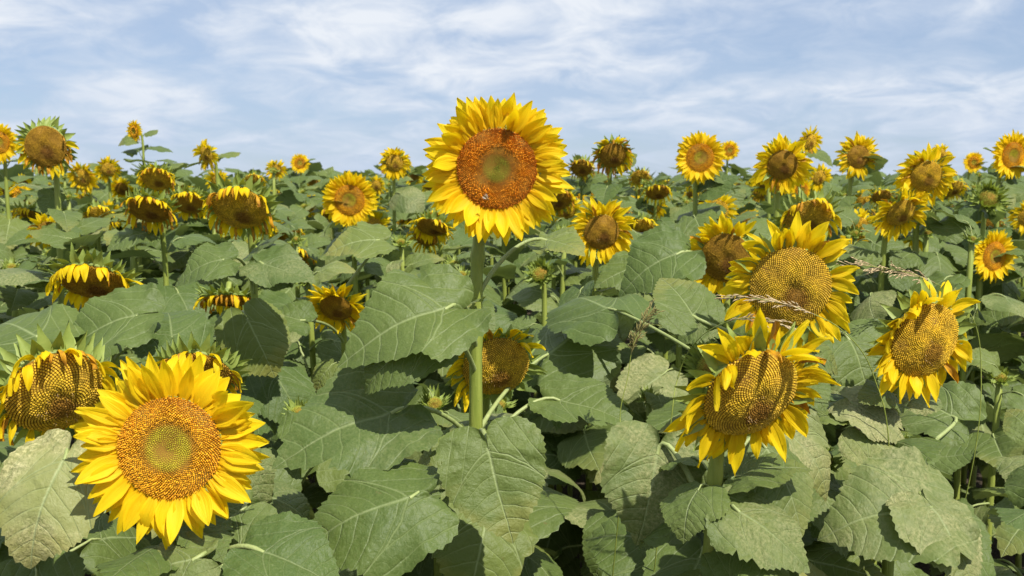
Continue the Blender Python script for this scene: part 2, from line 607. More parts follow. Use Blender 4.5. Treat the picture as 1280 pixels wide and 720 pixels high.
KINDS = {
    'fresh': dict(df=0.53, n=88, L=(.40, .56), W=.205, elev=(-6, 32), droop=.28, curl=-.25, dome=.10, skip=0.02, nb=24, bL=.30, bW=.17, bel=(-35, -5), nf=2100, wilt=0.0, wav=.02),
    'ripe': dict(df=0.56, n=60, L=(.36, .56), W=.21, elev=(-24, 42), droop=.75, curl=-.2, dome=.26, skip=0.14, nb=30, bL=.34, bW=.16, bel=(-50, 25), nf=1400, wilt=0.06, wav=.04),
    'sparse': dict(df=0.62, n=42, L=(.32, .52), W=.18, elev=(-10, 45), droop=1.5, curl=.1, dome=.30, skip=0.14, nb=34, bL=.34, bW=.16, bel=(-50, 30), nf=1300, wilt=0.35, wav=.05),
    'faded': dict(df=0.69, n=44, L=(.32, .58), W=.165, elev=(0, 58), droop=2.9, curl=.3, dome=.24, skip=0.16, nb=40, bL=.40, bW=.17, bel=(-60, 12), nf=1000, wilt=0.42, wav=.06),
    'bud': dict(df=0.42, n=16, L=(.18, .26), W=.14, elev=(75, 88), droop=.1, curl=.4, dome=.55, skip=1.0, nb=60, bL=.62, bW=.20, bel=(-25, 86), nf=260, wilt=0.0, wav=.04),
}


def lerp3(a, b, t):
    t = max(0.0, min(1.0, t))
    return tuple(a[i] + (b[i] - a[i]) * t for i in range(3))


def floret_colour(kind, tone, r, x, y, rng):
    if kind == 'fresh':
        green, rim, orange, brown = (0.46, 0.42, 0.025), (0.42, 0.20, 0.014), (0.88, 0.45, 0.020), (0.74, 0.34, 0.016)
        if tone == 'dark':
            green, rim, orange, brown = (0.20, 0.25, 0.02), (0.30, 0.10, 0.010), (0.82, 0.30, 0.012), (0.50, 0.15, 0.010)
        g0 = 0.36 if tone == 'dark' else 0.47
        if r < g0:
            c = lerp3(green, rim, (r - g0 + 0.10) / 0.12)
        elif r < 0.62:
            c = lerp3(rim, orange, (r - g0) / (0.62 - g0) + rng.uniform(-.35, .35))
        else:
            c = lerp3(orange, brown, (r - 0.70) / 0.3 + rng.uniform(-.45, .3))
    elif kind == 'bud':
        c = (0.30, 0.34, 0.05)
    else:
        gold, dark, ash = (0.76, 0.50, 0.035), (0.28, 0.14, 0.02), (0.60, 0.38, 0.04)
        if tone == 'dark':
            gold, dark, ash = (0.48, 0.28, 0.025), (0.20, 0.09, 0.016), (0.37, 0.205, 0.025)
        elif tone == 'gold':
            gold, dark, ash = (0.78, 0.50, 0.03), (0.34, 0.18, 0.02), (0.62, 0.39, 0.035)
        n = math.sin(7 * x + 1.3) * math.cos(6 * y + .4)
        c = lerp3(gold, ash, 0.5 + 0.5 * n)
        pr = math.hypot(x - 0.12, y + 0.30)
        c = lerp3(dark, c, (pr - 0.22) / 0.22 + rng.uniform(-.2, .2))
    k = rng.uniform(0.78, 1.2) if kind == 'fresh' else rng.uniform(0.68, 1.28)
    return tuple(min(0.9, q * k) for q in c)


def build_head(kind, rad, g, tone, seed, lod=0, gap=None, small=1.0):
    """meshes of a head whose face looks along +Z; g is gravity in the head's own frame"""
    K = dict(KINDS[kind])
    rng = random.Random(seed)
    K['n'] = int(K['n'] * rng.uniform(.85, 1.1))
    K['droop'] *= rng.uniform(.6, 1.35)
    K['W'] *= rng.uniform(.9, 1.12)
    K['wilt'] = min(.9, K['wilt'] * rng.uniform(.3, 1.6))
    K['dome'] *= rng.uniform(.75, 1.2)
    rd = K['df'] * rad * small
    parts = []
    dome = K['dome'] * rd

    def prof(r):
        if kind == 'fresh':
            return dome * (1 - r ** 4) - 0.10 * rd * math.exp(-(r / 0.36) ** 2)
        return dome * (1 - r * r) - 0.07 * rd * math.exp(-(r / 0.25) ** 2)
    lp = [rng.uniform(0, 6.28) for _ in range(4)]

    def lump(x, y):
        return 0.022 * rd * (1 + math.sin(4.3 * x + lp[0]) * math.sin(4.7 * y + lp[1]) + .6 * math.sin(9 * x + 3 * y + lp[2]) * math.sin(8 * y - 2 * x + lp[3]))
    ns = 36 if lod == 0 else 14
    # the green back of the head
    mb = MB()
    rings = [(rd * 1.0, 0.0), (rd * 1.05, -0.05 * rd), (rd * 0.98, -0.14 * rd), (rd * 0.74, -0.26 * rd), (rd * 0.42, -0.36 * rd), (rd * 0.17, -0.46 * rd)]
    v, f = [], []
    for r, z in rings:
        for k in range(ns):
            a = 2 * math.pi * k / ns
            w = 1 + (0.02 * math.sin(5 * a) if lod == 0 else 0)
            v.append((r * w * math.cos(a), r * w * math.sin(a), z))
    for i in range(len(rings) - 1):
        for k in range(ns):
            k2 = (k + 1) % ns
            f.append((i * ns + k2, i * ns + k, (i + 1) * ns + k, (i + 1) * ns + k2))
    f.append(tuple((len(rings) - 1) * ns + k for k in range(ns))[::-1])
    mb.add(v, f)
    back = mb.mesh('flower_head', 'bract')
    # disc under the florets
    mb = MB()
    v, f, c = [(0, 0, prof(0))], [], [(0.13, 0.07, 0.012)]
    nr = 9 if lod == 0 else 4
    for i in range(1, nr + 1):
        r = i / nr
        for k in range(ns):
            a = 2 * math.pi * k / ns
            v.append((r * rd * math.cos(a), r * rd * math.sin(a), prof(r) + 0.001 * (i < nr)))
            c.append((0.26, 0.14, 0.02))
    for k in range(ns):
        f.append((0, 1 + k, 1 + (k + 1) % ns))
    for i in range(nr - 1):
        for k in range(ns):
            k2 = (k + 1) % ns
            o = 1 + i * ns
            f.append((o + k, o + ns + k, o + ns + k2, o + k2))
    mb.add(v, f, None, c)
    parts.append(('disc', mb.mesh('disc', 'disc'), None))
    # florets on a golden-angle spiral
    nf = K['nf'] if lod == 0 else (240 if lod == 1 else 90)
    mb = MB()
    sp = rd * math.sqrt(math.pi / nf)
    for i in range(nf):
        r = math.sqrt((i + 0.5) / nf)
        a = i * 2.399963
        ca, sa = math.cos(a), math.sin(a)
        x, y = r * ca, r * sa
        e = 0.02
        slope = (prof(min(1, r + e)) - prof(max(0, r - e))) / (2 * e * rd)
        nz = Vector((-slope * ca, -slope * sa, 1)).normalized()
        tr = Vector((ca, sa, slope)).normalized()
        tt = nz.cross(tr)
        p = Vector((x * rd, y * rd, prof(r) + (lump(x, y) if kind != 'fresh' else lump(x, y) * .5)))
        col = floret_colour(kind, tone, r, x, y, rng)
        if kind == 'fresh' or kind == 'bud':
            open_ = r > 0.52
            h = sp * (rng.uniform(0.8, 1.9) if open_ else rng.uniform(0.5, 0.9))
            b = sp * (0.50 if open_ else 0.52)
            j = Vector((rng.uniform(-.4, .4), rng.uniform(-.4, .4), 0)) * sp * (1.2 if open_ else 0.4)
            q = [p + tr * b, p + tt * b, p - tr * b, p - tt * b, p + nz * h + j]
            mb.add(q, [(0, 1, 4), (1, 2, 4), (2, 3, 4), (3, 0, 4)], None, [col] * 5)
        else:
            h = sp * rng.uniform(0.35, 0.65)
            b = sp * 0.56
            b2 = sp * 0.40
            q = [p + tr * b, p + tt * b, p - tr * b, p - tt * b]
            q += [p + tr * b2 + nz * h, p + tt * b2 + nz * h, p - tr * b2 + nz * h, p - tt * b2 + nz * h]
            fs = [(0, 1, 5, 4), (1, 2, 6, 5), (2, 3, 7, 6), (3, 0, 4, 7), (4, 5, 6, 7)]
            mb.add(q, fs, None, [col] * 8)
            if rng.random() < 0.10 and math.hypot(x - .12, y + .3) < 0.5:
                tip = p + nz * sp * rng.uniform(1.2, 2.4) + Vector((rng.uniform(-1, 1), rng.uniform(-1, 1), 0)) * sp
                mb.add([p + tr * b2 * .5, p + tt * b2 * .5, tip], [(0, 1, 2)], None, [(0.5, 0.34, 0.16)] * 3)
    parts.append(('florets', mb.mesh('florets', 'disc', False), 'stuff'))
    # petals, in two layers
    up = Vector((0, 0, 1))
    rows, cols = (8, 6) if lod == 0 else (4, 2)
    ring = {'petal': MB(), 'faded': MB(), 'bract': MB()}
    n = K['n'] if lod == 0 else int(K['n'] * 0.75)
    for i in range(n):
        if rng.random() < K['skip']:
            continue
        a = 2 * math.pi * (i + rng.uniform(-.35, .35)) / n
        fold = None
        for q in gap or ():
            if len(q) == 4 and abs((math.degrees(a) - q[0] + 180) % 360 - 180) < q[1]:
                fold = q[2:]
        if gap and any(len(q) == 2 and abs((math.degrees(a) - q[0] + 180) % 360 - 180) < q[1] for q in gap):
            continue
        rdl = Vector((math.cos(a), math.sin(a), 0))
        layer = i % 2
        e = R(rng.uniform(*K['elev'])) * (1.0 if layer else 0.55) - (0 if layer else 0.08)
        if fold:
            e = R(rng.uniform(*fold))
        L = (rad * rng.uniform(*K['L']) + rad * K['df'] * (1 - small)) * (1.0 if layer == 0 else 0.93)
        wl = rng.random() < K['wilt']
        W = rad * K['W'] * rng.uniform(0.75, 1.12) * (0.55 if wl else 1.0)
        d0 = rdl * math.cos(e) + up * math.sin(e)
        d0 += Vector((-rdl.y, rdl.x, 0)) * rng.uniform(-.16, .16)
        base = rdl * rd * 0.97 + up * (0.015 * rd * layer - 0.02 * rd)
        tw = rng.uniform(-.45, .45) * (2.5 if wl else 1.0)
        ar = strip(base, d0, up, L * (0.85 if wl else 1), W, g, K['droop'] * rng.uniform(.5, 1.4) * (1.6 if wl else 1), K['curl'] + rng.uniform(-.5, .5) + (rng.choice((-1.2, 1.0)) if rng.random() < .18 else 0), tw, rng.uniform(.08, .3) * (2.2 if wl else 1), rows, cols, 'petal', rng, K['wav'] * (2 if wl else 1))
        key = 'faded' if wl else 'petal'
        if lod:
            ring[key].add(*ar)
        else:
            m1 = MB()
            m1.add(*ar)
            parts.append(('petal', m1.mesh('petal', key), None))
    nb = K['nb'] if lod == 0 else int(K['nb'] * 0.5)
    for i in range(nb):
        a = 2 * math.pi * (i + rng.uniform(-.4, .4)) / nb
        rdl = Vector((math.cos(a), math.sin(a), 0))
        e = R(rng.uniform(*K['bel']))
        d0 = rdl * math.cos(e) + up * math.sin(e)
        L = rad * K['bL'] * rng.uniform(.7, 1.2)
        ar = strip(rdl * rd * 1.02 - up * 0.10 * rd * rng.uniform(.2, 1.4), d0, up, L, rad * K['bW'] * rng.uniform(.8, 1.2), g, 0.1, (1.3 if kind == 'bud' else rng.uniform(-1.1, .9)), rng.uniform(-.4, .4), .3, 5 if lod == 0 else 3, 2, 'bract', rng, .03)
        if lod:
            ring['bract'].add(*ar)
        else:
            m1 = MB()
            m1.add(*ar)
            parts.append(('bract', m1.mesh('bract', 'bract'), None))
    if lod:
        for key, nm in (('petal', 'petals'), ('faded', 'petals'), ('bract', 'bracts')):
            if ring[key].v:
                parts.append((nm, ring[key].mesh(nm, key), 'stuff'))
    return back, parts, rd


def place_head(plant, base, centre, fdir, roll, built):
    back, parts, rd = built
    m = frame(fdir, Vector((0, 0, 1))) @ Matrix.Rotation(roll, 3, 'Z')
    h = obj('flower_head', back, plant, Matrix.Translation(centre - base) @ m.to_4x4())
    for nm, me, kind in parts:
        o = obj(nm, me, h)
        if kind:
            o['kind'] = kind
    return h


def facing(yaw, pitch):
    y, p = R(yaw), R(pitch)
    return Vector((math.sin(y) * math.cos(p), -math.cos(y) * math.cos(p), math.sin(p)))


# ------------------------------------------------------------------ the plants of the photograph
# px, py, span px, span m, kind, tone, yaw, pitch, label, petal-free sectors (deg, half width)
HEADS = [
    (621, 211, 190, .285, 'fresh', 'dark', 2, -3, 'tall open sunflower in the centre standing above the field against the sky', None),
    (212, 560, 240, .285, 'fresh', '', 3, 6, 'large bright open sunflower in the left foreground with green-yellow centre', None),
    (68, 490, 166, .22, 'faded', '', 40, -24, 'nodding sunflower with spiky green bracts left of the large foreground bloom', None),
    (248, 468, 120, .175, 'faded', 'dark', 2, -40, 'withered nodding sunflower half hidden behind the large left foreground bloom', None),
    (938, 492, 226, .27, 'ripe', '', 18, -24, 'drooping ripe sunflower in the right foreground with a wide curved seed disc', [(142, 11, 55, 95), (170, 8)]),
    (988, 358, 178, .265, 'ripe', '', -6, -8, 'large ripe sunflower with dry grass lying across its disc', None),
    (1156, 425, 170, .25, 'ripe', 'gold', 16, -10, 'ripe sunflower at right with oval golden disc and petals curled at its left', [(135, 40, 15, 48), (20, 10)]),
    (908, 322, 112, .24, 'ripe', 'dark', -14, -14, 'brown-disc sunflower tucked behind the large ripe bloom with dry grass', [(20, 40)]),
    (752, 290, 92, .22, 'ripe', 'dark', 8, -14, 'small dark-disc sunflower to the right of the tall central bloom', None),
    (620, 458, 136, .235, 'sparse', '', 14, -24, 'shaded drooping sunflower directly behind the central stem', [(-5, 42), (-75, 35)]),
    (420, 385, 84, .20, 'ripe', 'dark', -4, -34, 'nodding yellow sunflower low between the left rows and the central stem', None),
    (115, 352, 112, .215, 'faded', 'dark', 4, -42, 'withered sunflower with shrivelled orange petals hanging over its brown disc', None),
    (300, 260, 98, .21, 'faded', '', 0, -30, 'nodding brown-disc sunflower with yellow fringe on a bare stem at left', None),
    (285, 374, 84, .21, 'faded', 'dark', 6, -62, 'dark withered sunflower hanging face down beneath leaves at left', None),
    (57, 183, 82, .215, 'sparse', 'dark', 4, -8, 'round seed-disc sunflower with few lower petals rising against the sky at left', [(90, 62)]),
    (-2, 178, 52, .21, 'fresh', '', 6, -4, 'open sunflower cut off by the left edge at the skyline', None),
    (168, 164, 29, .15, 'fresh', '', -34, -3, 'tiny side-on sunflower on a thin stem high above the left skyline', None),
    (186, 262, 72, .21, 'faded', 'dark', -3, -38, 'wilting sunflower with a drooping fringe second left of the bare-stem brown disc', None),
    (236, 254, 52, .19, 'faded', 'dark', 3, -32, 'small wilting sunflower just left of the bare-stem brown disc', None),
    (103, 222, 44, .20, 'ripe', '', -8, -16, 'small sunflower right beside the round skyline seed disc', None),
    (135, 212, 36, .19, 'ripe', '', 18, -20, 'small distant sunflower below left of the tiny side-on bloom', None),
    (196, 224, 52, .20, 'faded', '', 4, -30, 'yellow-fringed nodding sunflower under the tiny side-on bloom', None),
    (258, 194, 42, .18, 'ripe', '', -30, -14, 'side-on sunflower beside a broad leaf on the left skyline', None),
    (345, 212, 30, .18, 'ripe', '', 20, -20, 'small distant sunflower left of the little round skyline bloom', None),
    (375, 204, 26, .18, 'fresh', '', 6, 0, 'little round yellow sunflower poking above the skyline left of centre', None),
    (437, 250, 72, .22, 'fresh', '', -2, -4, 'open mid-distance sunflower with orange-brown disc left of the tall central bloom', None),
    (493, 204, 44, .19, 'ripe', '', 10, -14, 'skyline sunflower just left of the tall central bloom', None),
    (540, 284, 56, .20, 'faded', 'dark', -14, -44, 'dark nodding sunflower under the lower left petals of the central bloom', None),
    (766, 194, 62, .20, 'sparse', 'dark', 2, -26, 'nodding sunflower with pointed bracts on the skyline right of centre', None),
    (727, 210, 38, .20, 'faded', 'dark', -4, -28, 'small drooping sunflower between the central bloom and the nodding skyline one', None),
    (875, 197, 66, .21, 'fresh', '', 2, -3, 'round open sunflower with greenish eye on the skyline right of centre', None),
    (912, 188, 26, .18, 'fresh', '', 4, -2, 'tiny round sunflower peeping from behind the open skyline bloom', None),
    (978, 206, 78, .22, 'ripe', 'dark', -4, -16, 'ripe skyline sunflower with dark disc above the right foreground pair', None),
    (1012, 177, 40, .18, 'ripe', '', 24, -12, 'ruffled yellow sunflower at the top behind the ripe skyline bloom', None),
    (1073, 196, 60, .20, 'ripe', 'dark', 6, -6, 'oval sunflower with two-tone dark disc on the right skyline', None),
    (1158, 220, 80, .22, 'ripe', 'gold', -4, -14, 'ripe sunflower with plump golden disc on the right skyline', None),
    (1176, 194, 32, .18, 'ripe', '', 8, -6, 'small sunflower peeking over the plump golden disc at right', None),
    (1010, 273, 84, .22, 'faded', '', 4, -26, 'nodding yellow-fringed sunflower above the large ripe bloom at right', None),
    (1126, 266, 78, .21, 'ripe', '', 12, -30, 'nodding sunflower with curved petals below the plump golden disc', None),
    (1243, 320, 68, .20, 'fresh', '', 20, -2, 'open sunflower with green eye near the right edge', None),
    (1266, 194, 62, .20, 'fresh', '', 16, -4, 'tall open sunflower on the skyline at the right edge', None),
    (1284, 272, 44, .19, 'ripe', '', -8, -10, 'sunflower cut off by the right edge between two open blooms', None),
    (1217, 203, 28, .19, 'fresh', '', 6, -4, 'small distant sunflower left of the right-edge skyline bloom', None),
    (698, 250, 48, .20, 'faded', 'dark', 12, -30, 'wilting sunflower peeking out behind the right petals of the central bloom', None),
    (822, 240, 42, .19, 'faded', 'dark', -2, -40, 'brown nodding sunflower in leaves left of the open skyline bloom', None),
    (675, 342, 46, .12, 'bud', '', -20, 30, 'green sunflower bud among leaves right of the central stem', None),
    (886, 456, 78, .125, 'bud', '', -55, 40, 'pale green sunflower bud with long curling bracts beside the right foreground bloom', None),
    (1236, 248, 54, .17, 'bud', '', -10, 25, 'spiky green sunflower bud low on the right skyline', None),
    (957, 226, 40, 0.19, 'ripe', 'dark', -20, -18, 'small head tucked under the left of the ripe dark skyline disc', None),
    (1024, 222, 38, 0.185, 'ripe', '', 20, -16, 'small yellow head tucked under the right of the ruffled top bloom', None),
    (1002, 238, 32, 0.18, 'fresh', '', 8, -6, 'tiny yellow bloom below the ripe dark skyline disc', None),
    (1192, 236, 36, 0.19, 'faded', '', 12, -26, 'small drooping head below right of the plump golden disc', None),
    (1102, 246, 34, 0.18, 'faded', 'dark', -6, -30, 'little brown nodding head left of the curved-petal bloom', None),
    (800, 222, 32, 0.18, 'faded', '', 6, -24, 'small fringed head right of the nodding skyline sunflower', None),
    (152, 236, 34, 0.185, 'ripe', 'dark', 4, -22, 'small dark-eyed head left of the fringed head under the side-on bloom', None),
    (272, 226, 34, 0.185, 'ripe', '', -10, -18, 'small yellow head under the side-on bloom by the broad leaf', None),
    (318, 226, 30, 0.18, 'faded', '', 8, -26, 'tiny drooping head above right of the bare-stem brown disc', None),
    (470, 232, 28, 0.17, 'ripe', '', -8, -14, 'tiny yellow head above right of the open mid-distance bloom', None),
]

# leaves one can point at: plant index, stalk px, tip px, depth at stalk, at tip, width factor, normal hint, bend variant, mildew
UPC = Vector((0.15, -0.55, 0.8))
LEAVES = [
    (0, (611, 563), (642, 682), 1.66, 1.60, 1.12, (0.0, -0.85, 0.5), 0, 0.0),
    (0, (512, 622), (352, 660), 1.62, 1.56, 0.98, (0.05, -0.62, 0.75), 1, 0.0),
    (0, (556, 386), (408, 424), 1.74, 1.66, 1.0, (0.0, -0.62, 0.75), 2, 0.0),
    (0, (532, 425), (428, 466), 1.70, 1.64, 0.75, (-0.1, -0.7, 0.68), 3, 0.0),
    (0, (488, 516), (330, 560), 1.78, 1.66, 1.0, (0.05, -0.6, 0.78), 4, 0.1),
    (0, (684, 300), (735, 300), 1.98, 1.92, 1.25, (0.15, -0.45, 0.85), 1, 0.0),
    (0, (685, 442), (765, 362), 2.35, 2.45, 1.0, (-0.45, -0.6, 0.6), 5, 0.0),
    (0, (700, 500), (800, 520), 2.08, 2.0, 0.9, (0.2, -0.5, 0.85), 6, 0.0),
    (9, (585, 560), (640, 640), 1.98, 1.90, 1.0, (0.2, -0.6, 0.8), 6, 0.0),
    (1, (300, 640), (210, 705), 1.56, 1.48, 1.1, (0.0, -0.6, 0.8), 7, 0.1),
    (1, (275, 672), (320, 640), 1.62, 1.75, 1.0, (0.25, -0.7, 0.65), 5, 0.0),
    (1, (240, 700), (135, 720), 1.44, 1.42, 1.0, (0.1, -0.6, 0.8), 4, 0.2),
    (1, (330, 690), (440, 715), 1.46, 1.42, 1.1, (0.1, -0.4, 0.9), 2, 0.0),
    (2, (80, 575), (4, 708), 1.50, 1.38, 0.95, (0.1, -0.70, 0.70), 8, 1.0),
    (2, (40, 600), (-60, 640), 1.60, 1.52, 1.0, (0.1, -0.5, 0.85), 9, 0.3),
    (4, (822, 568), (806, 690), 1.66, 1.58, 1.1, (0.15, -0.85, 0.5), 0, 0.55),
    (4, (958, 560), (1030, 660), 1.62, 1.54, 1.0, (0.3, -0.6, 0.75), 10, 0.2),
    (4, (985, 540), (1078, 612), 1.72, 1.66, 0.8, (0.25, -0.62, 0.74), 3, 0.85),
    (4, (925, 640), (1030, 700), 1.50, 1.44, 1.0, (0.2, -0.55, 0.8), 11, 0.4),
    (5, (1062, 425), (1105, 500), 2.0, 1.9, 1.2, (0.0, -0.55, 0.85), 9, 0.0),
    (6, (1070, 508), (1160, 540), 1.86, 1.80, 0.95, (0.2, -0.6, 0.78), 12, 0.95),
    (6, (1085, 545), (1156, 600), 1.82, 1.76, 0.95, (0.2, -0.65, 0.72), 6, 0.6),
    (6, (1160, 636), (1020, 640), 1.66, 1.62, 1.1, (-0.1, -0.6, 0.78), 13, 0.45),
    (6, (1165, 635), (1240, 722), 1.64, 1.54, 1.15, (0.3, -0.65, 0.7), 14, 0.7),
    (6, (1190, 520), (1100, 470), 2.1, 2.2, 1.0, (-0.1, -0.7, 0.72), 15, 0.0),
    (5, (866, 394), (828, 330), 1.95, 2.02, 1.05, (0.1, -0.65, 0.72), 3, 0.0),
    (5, (760, 385), (690, 340), 2.3, 2.5, 0.9, (0.0, -0.6, 0.8), 5, 0.0),
    (7, (845, 318), (762, 345), 2.6, 2.55, 1.1, (0.0, -0.6, 0.8), 6, 0.0),
    (8, (800, 330), (740, 352), 2.85, 2.8, 1.0, (0.0, -0.55, 0.8), 2, 0.0),
    (10, (375, 400), (322, 380), 2.75, 2.75, 1.0, (0.1, -0.6, 0.8), 5, 0.0),
    (10, (470, 300), (400, 300), 2.9, 2.85, 1.1, (0.0, -0.5, 0.85), 3, 0.0),
    (11, (215, 420), (205, 350), 2.2, 2.3, 1.0, (0.25, -0.75, 0.6), 3, 0.0),
    (11, (170, 395), (50, 425), 2.15, 2.1, 1.0, (0.0, -0.55, 0.84), 1, 0.0),
    (11, (45, 420), (-30, 370), 2.1, 2.2, 1.0, (0.1, -0.55, 0.84), 7, 0.0),
    (12, (278, 325), (205, 335), 2.45, 2.4, 1.0, (0.0, -0.6, 0.8), 2, 0.0),
    (12, (330, 330), (395, 345), 2.5, 2.45, 1.0, (0.1, -0.55, 0.8), 6, 0.3),
    (13, (310, 400), (350, 470), 2.6, 2.55, 1.0, (0.1, -0.7, 0.7), 0, 0.0),
]

PLANTS = []        # (px, py, d, radius px)
for h in HEADS:
    d = h[3] * FPX / h[2]
    PLANTS.append((h[0], h[1], d, h[2] * 0.5))


def hides(points):
    for p in points:
        q = proj(p)
        if not q:
            return True
        for (hx, hy, hd, hr) in PLANTS:
            if q[2] < hd - 0.02 and (q[0] - hx) ** 2 + (q[1] - hy) ** 2 < (hr * (0.98 if hd < 3.2 else 0.93) + 3) ** 2:
                return True
    return False


def stem_at(path, z):
    for a, b in zip(path, path[1:]):
        if a.z <= z <= b.z:
            t = (z - a.z) / max(1e-6, b.z - a.z)
            return a.lerp(b, t)
    return path[-1]


def auto_leaves(plant, base, path, top, bottom, n, size, rng, detail, check=True, lift=0.0):
    az = rng.uniform(0, 6.28)
    made = 0
    for i in range(n):
        t = i / max(1, n - 1)
        z = top + (bottom - top) * t ** 1.3
        s = size * (0.62 + 0.55 * min(1, t * 2.2)) * rng.uniform(.85, 1.15)
        ok = False
        for trial in range(5):
            az += 2.4 + rng.uniform(-.5, .5)
            out = Vector((math.cos(az), math.sin(az), 0))
            tilt = R(rng.uniform(-45, 28) + lift * (1 - t)) - 0.25 * t
            yd = out * math.cos(tilt) + Vector((0, 0, 1)) * math.sin(tilt)
            zn = Vector((0, 0, 1)) + Vector((rng.uniform(-.6, .6), rng.uniform(-.7, .25), 0))
            zd = (zn - zn.dot(yd) * yd).normalized()
            xd = yd.cross(zd)
            rot = Matrix((xd, yd, zd)).transposed()
            node = stem_at(path, z)
            J = node - rot @ (Vector((0, -PET_A, -PET_B)) * s)
            pts = [J, J + yd * s * .5, J + yd * s * .95, J + yd * s * .3 + xd * s * .45, J + yd * s * .3 - xd * s * .45, J - yd * s * .25, J.lerp(node, .5), J + yd * s * .75, J + yd * s * .3, J + yd * s * .65 + xd * s * .3, J + yd * s * .65 - xd * s * .3, J - yd * s * .15 + xd * s * .4, J - yd * s * .15 - xd * s * .4]
            if not check or not hides(pts):
                ok = True
                break
        if not ok:
            continue
        made += 1
        m = Matrix.Translation(J - base) @ (rot * s).to_4x4()
        if detail:
            lf = obj('leaf', LEAF_HI[rng.randrange(16)], plant, m)
            obj('petiole', PETIOLE[rng.randrange(4)], lf)
            if rng.random() < 0.22:
                lf['mildew'] = rng.uniform(.2, .7)
        else:
            lf = obj('leaf', LEAF_LO[rng.randrange(16)], plant, m)
    return made


def stem_path(centre, fdir, rd, base, wob):
    A = centre - fdir * rd * 0.44
    hx = Vector((base.x, base.y, 0))
    low = Vector((base.x, base.y, max(0.35, A.z - 0.30)))
    pts = []
    for i in range(7):
        t = i / 6
        p = Vector((base.x, base.y, 0)).lerp(low, t)
        p.x += wob * 0.02 * math.sin(3.1 * t)
        pts.append(p)
    up = A.z - low.z
    cur = bez(low, low + Vector((0, 0, up * 0.75)), A - fdir * max(0.05, 0.55 * rd) + Vector((0, 0, 0.02)), A, 8)
    return pts + cur[1:]


GROUPS_H = 'sunflowers whose heads can be told apart'


def hero(i, spec):
    px, py, span, real, kind, tone, yaw, pitch, label, gap = spec
    rng = random.Random(100 + i)
    d = PLANTS[i][2]
    c = at(px, py, d)
    if kind == 'faded' and i > 3:
        pitch -= 11
    f = facing(yaw, pitch)
    rad = real / 2
    m3 = frame(f, Vector((0, 0, 1)))
    g = m3.transposed() @ Vector((0, 0, -1))
    built = build_head(kind, rad, g, tone, 900 + i, 0 if span > 42 else 1, gap, 0.86 if span < 95 and kind in ('ripe', 'sparse') and i != 14 else 1.0)
    rd = built[2]
    hz = Vector((f.x, f.y, 0)).normalized()
    nod = max(0.0, -pitch) / 60
    base = Vector((c.x, c.y, 0)) - hz * (0.035 + rd * 0.55 + 0.07 * nod)
    if i == 0:
        b2 = at(596, 700, d + 0.06)
        base.x = b2.x
    plant = bpy.data.objects.new('sunflower', None)
    COL.objects.link(plant)
    plant.location = base
    plant.empty_display_size = 0.1
    tag(plant, label, 'sunflower', GROUPS_H)
    place_head(plant, base, c, f, 0.0, built)
    path = stem_path(c, f, rd, base, rng.uniform(-1, 1))
    r0 = 0.0115 * (real / 0.28) ** 0.6 if kind != 'bud' else 0.009
    if i == 0:
        r0 = 0.0122
    rr = [r0 * (1.15 - 0.25 * k / (len(path) - 1)) for k in range(len(path))]
    near_stem = d < 2.3
    mb = MB()
    if near_stem:
        fine = []
        fr = []
        for a_, b_, ra, rb in zip(path, path[1:], rr, rr[1:]):
            for q in range(4):
                fine.append(a_.lerp(b_, q / 4) - base)
                fr.append((ra + (rb - ra) * q / 4) * (1 + 0.05 * math.sin(len(fr) * 1.9 + i) + (0.16 if len(fr) % 7 == 3 else 0)))
        fine.append(path[-1] - base)
        fr.append(rr[-1])
        fine = [p + Vector((math.sin(7 * p.z + i) * .004, 0, 0)) for p in fine]
        mb.tube(fine, fr, 16, False)
        for vi in range(len(mb.v)):
            j, k = divmod(vi, 16)
            q = Vector(mb.v[vi])
            mb.v[vi] = tuple(fine[j] + (q - fine[j]) * (1.04 if k % 2 else 0.95))
        so = obj('stem', mb.mesh('stem', 'stem'), plant)
        hb = MB()
        for _ in range(900):
            j = rng.randrange(int(len(fine) * .35), len(fine) - 1)
            p = fine[j].lerp(fine[j + 1], rng.random())
            a = rng.uniform(0, 6.28)
            o_ = Vector((math.cos(a), math.sin(a), rng.uniform(-.2, .5)))
            b_ = p + o_ * fr[j] * .9
            w_ = Vector((-math.sin(a), math.cos(a), 0)) * .0004
            hb.add([b_ - w_, b_ + w_, b_ + o_ * rng.uniform(.002, .0045)], [(0, 1, 2)])
        ho = obj('bristles', hb.mesh('bristles', 'petiole'), so)
        ho['kind'] = 'stuff'
    else:
        mb.tube([p - base for p in path], rr, 12, False)
        obj('stem', mb.mesh('stem', 'stem'), plant)
    top = max(p.z for p in path) - (0.16 if i else 0.30)
    if pitch < -20:
        top -= 0.02
    near = d < 3.4
    if not near:
        top += 0.10
    n = (16 if near else 13) if i not in (0, 14) else 7
    size = rng.uniform(.155, .195) * (0.86 if near else 0.95)
    auto_leaves(plant, base, path, top, max(0.5, top - 0.85), n, size, rng, d < 5.5, True, 0 if near else 22)
    return plant, base, path


HERO = [hero(i, s) for i, s in enumerate(HEADS)]

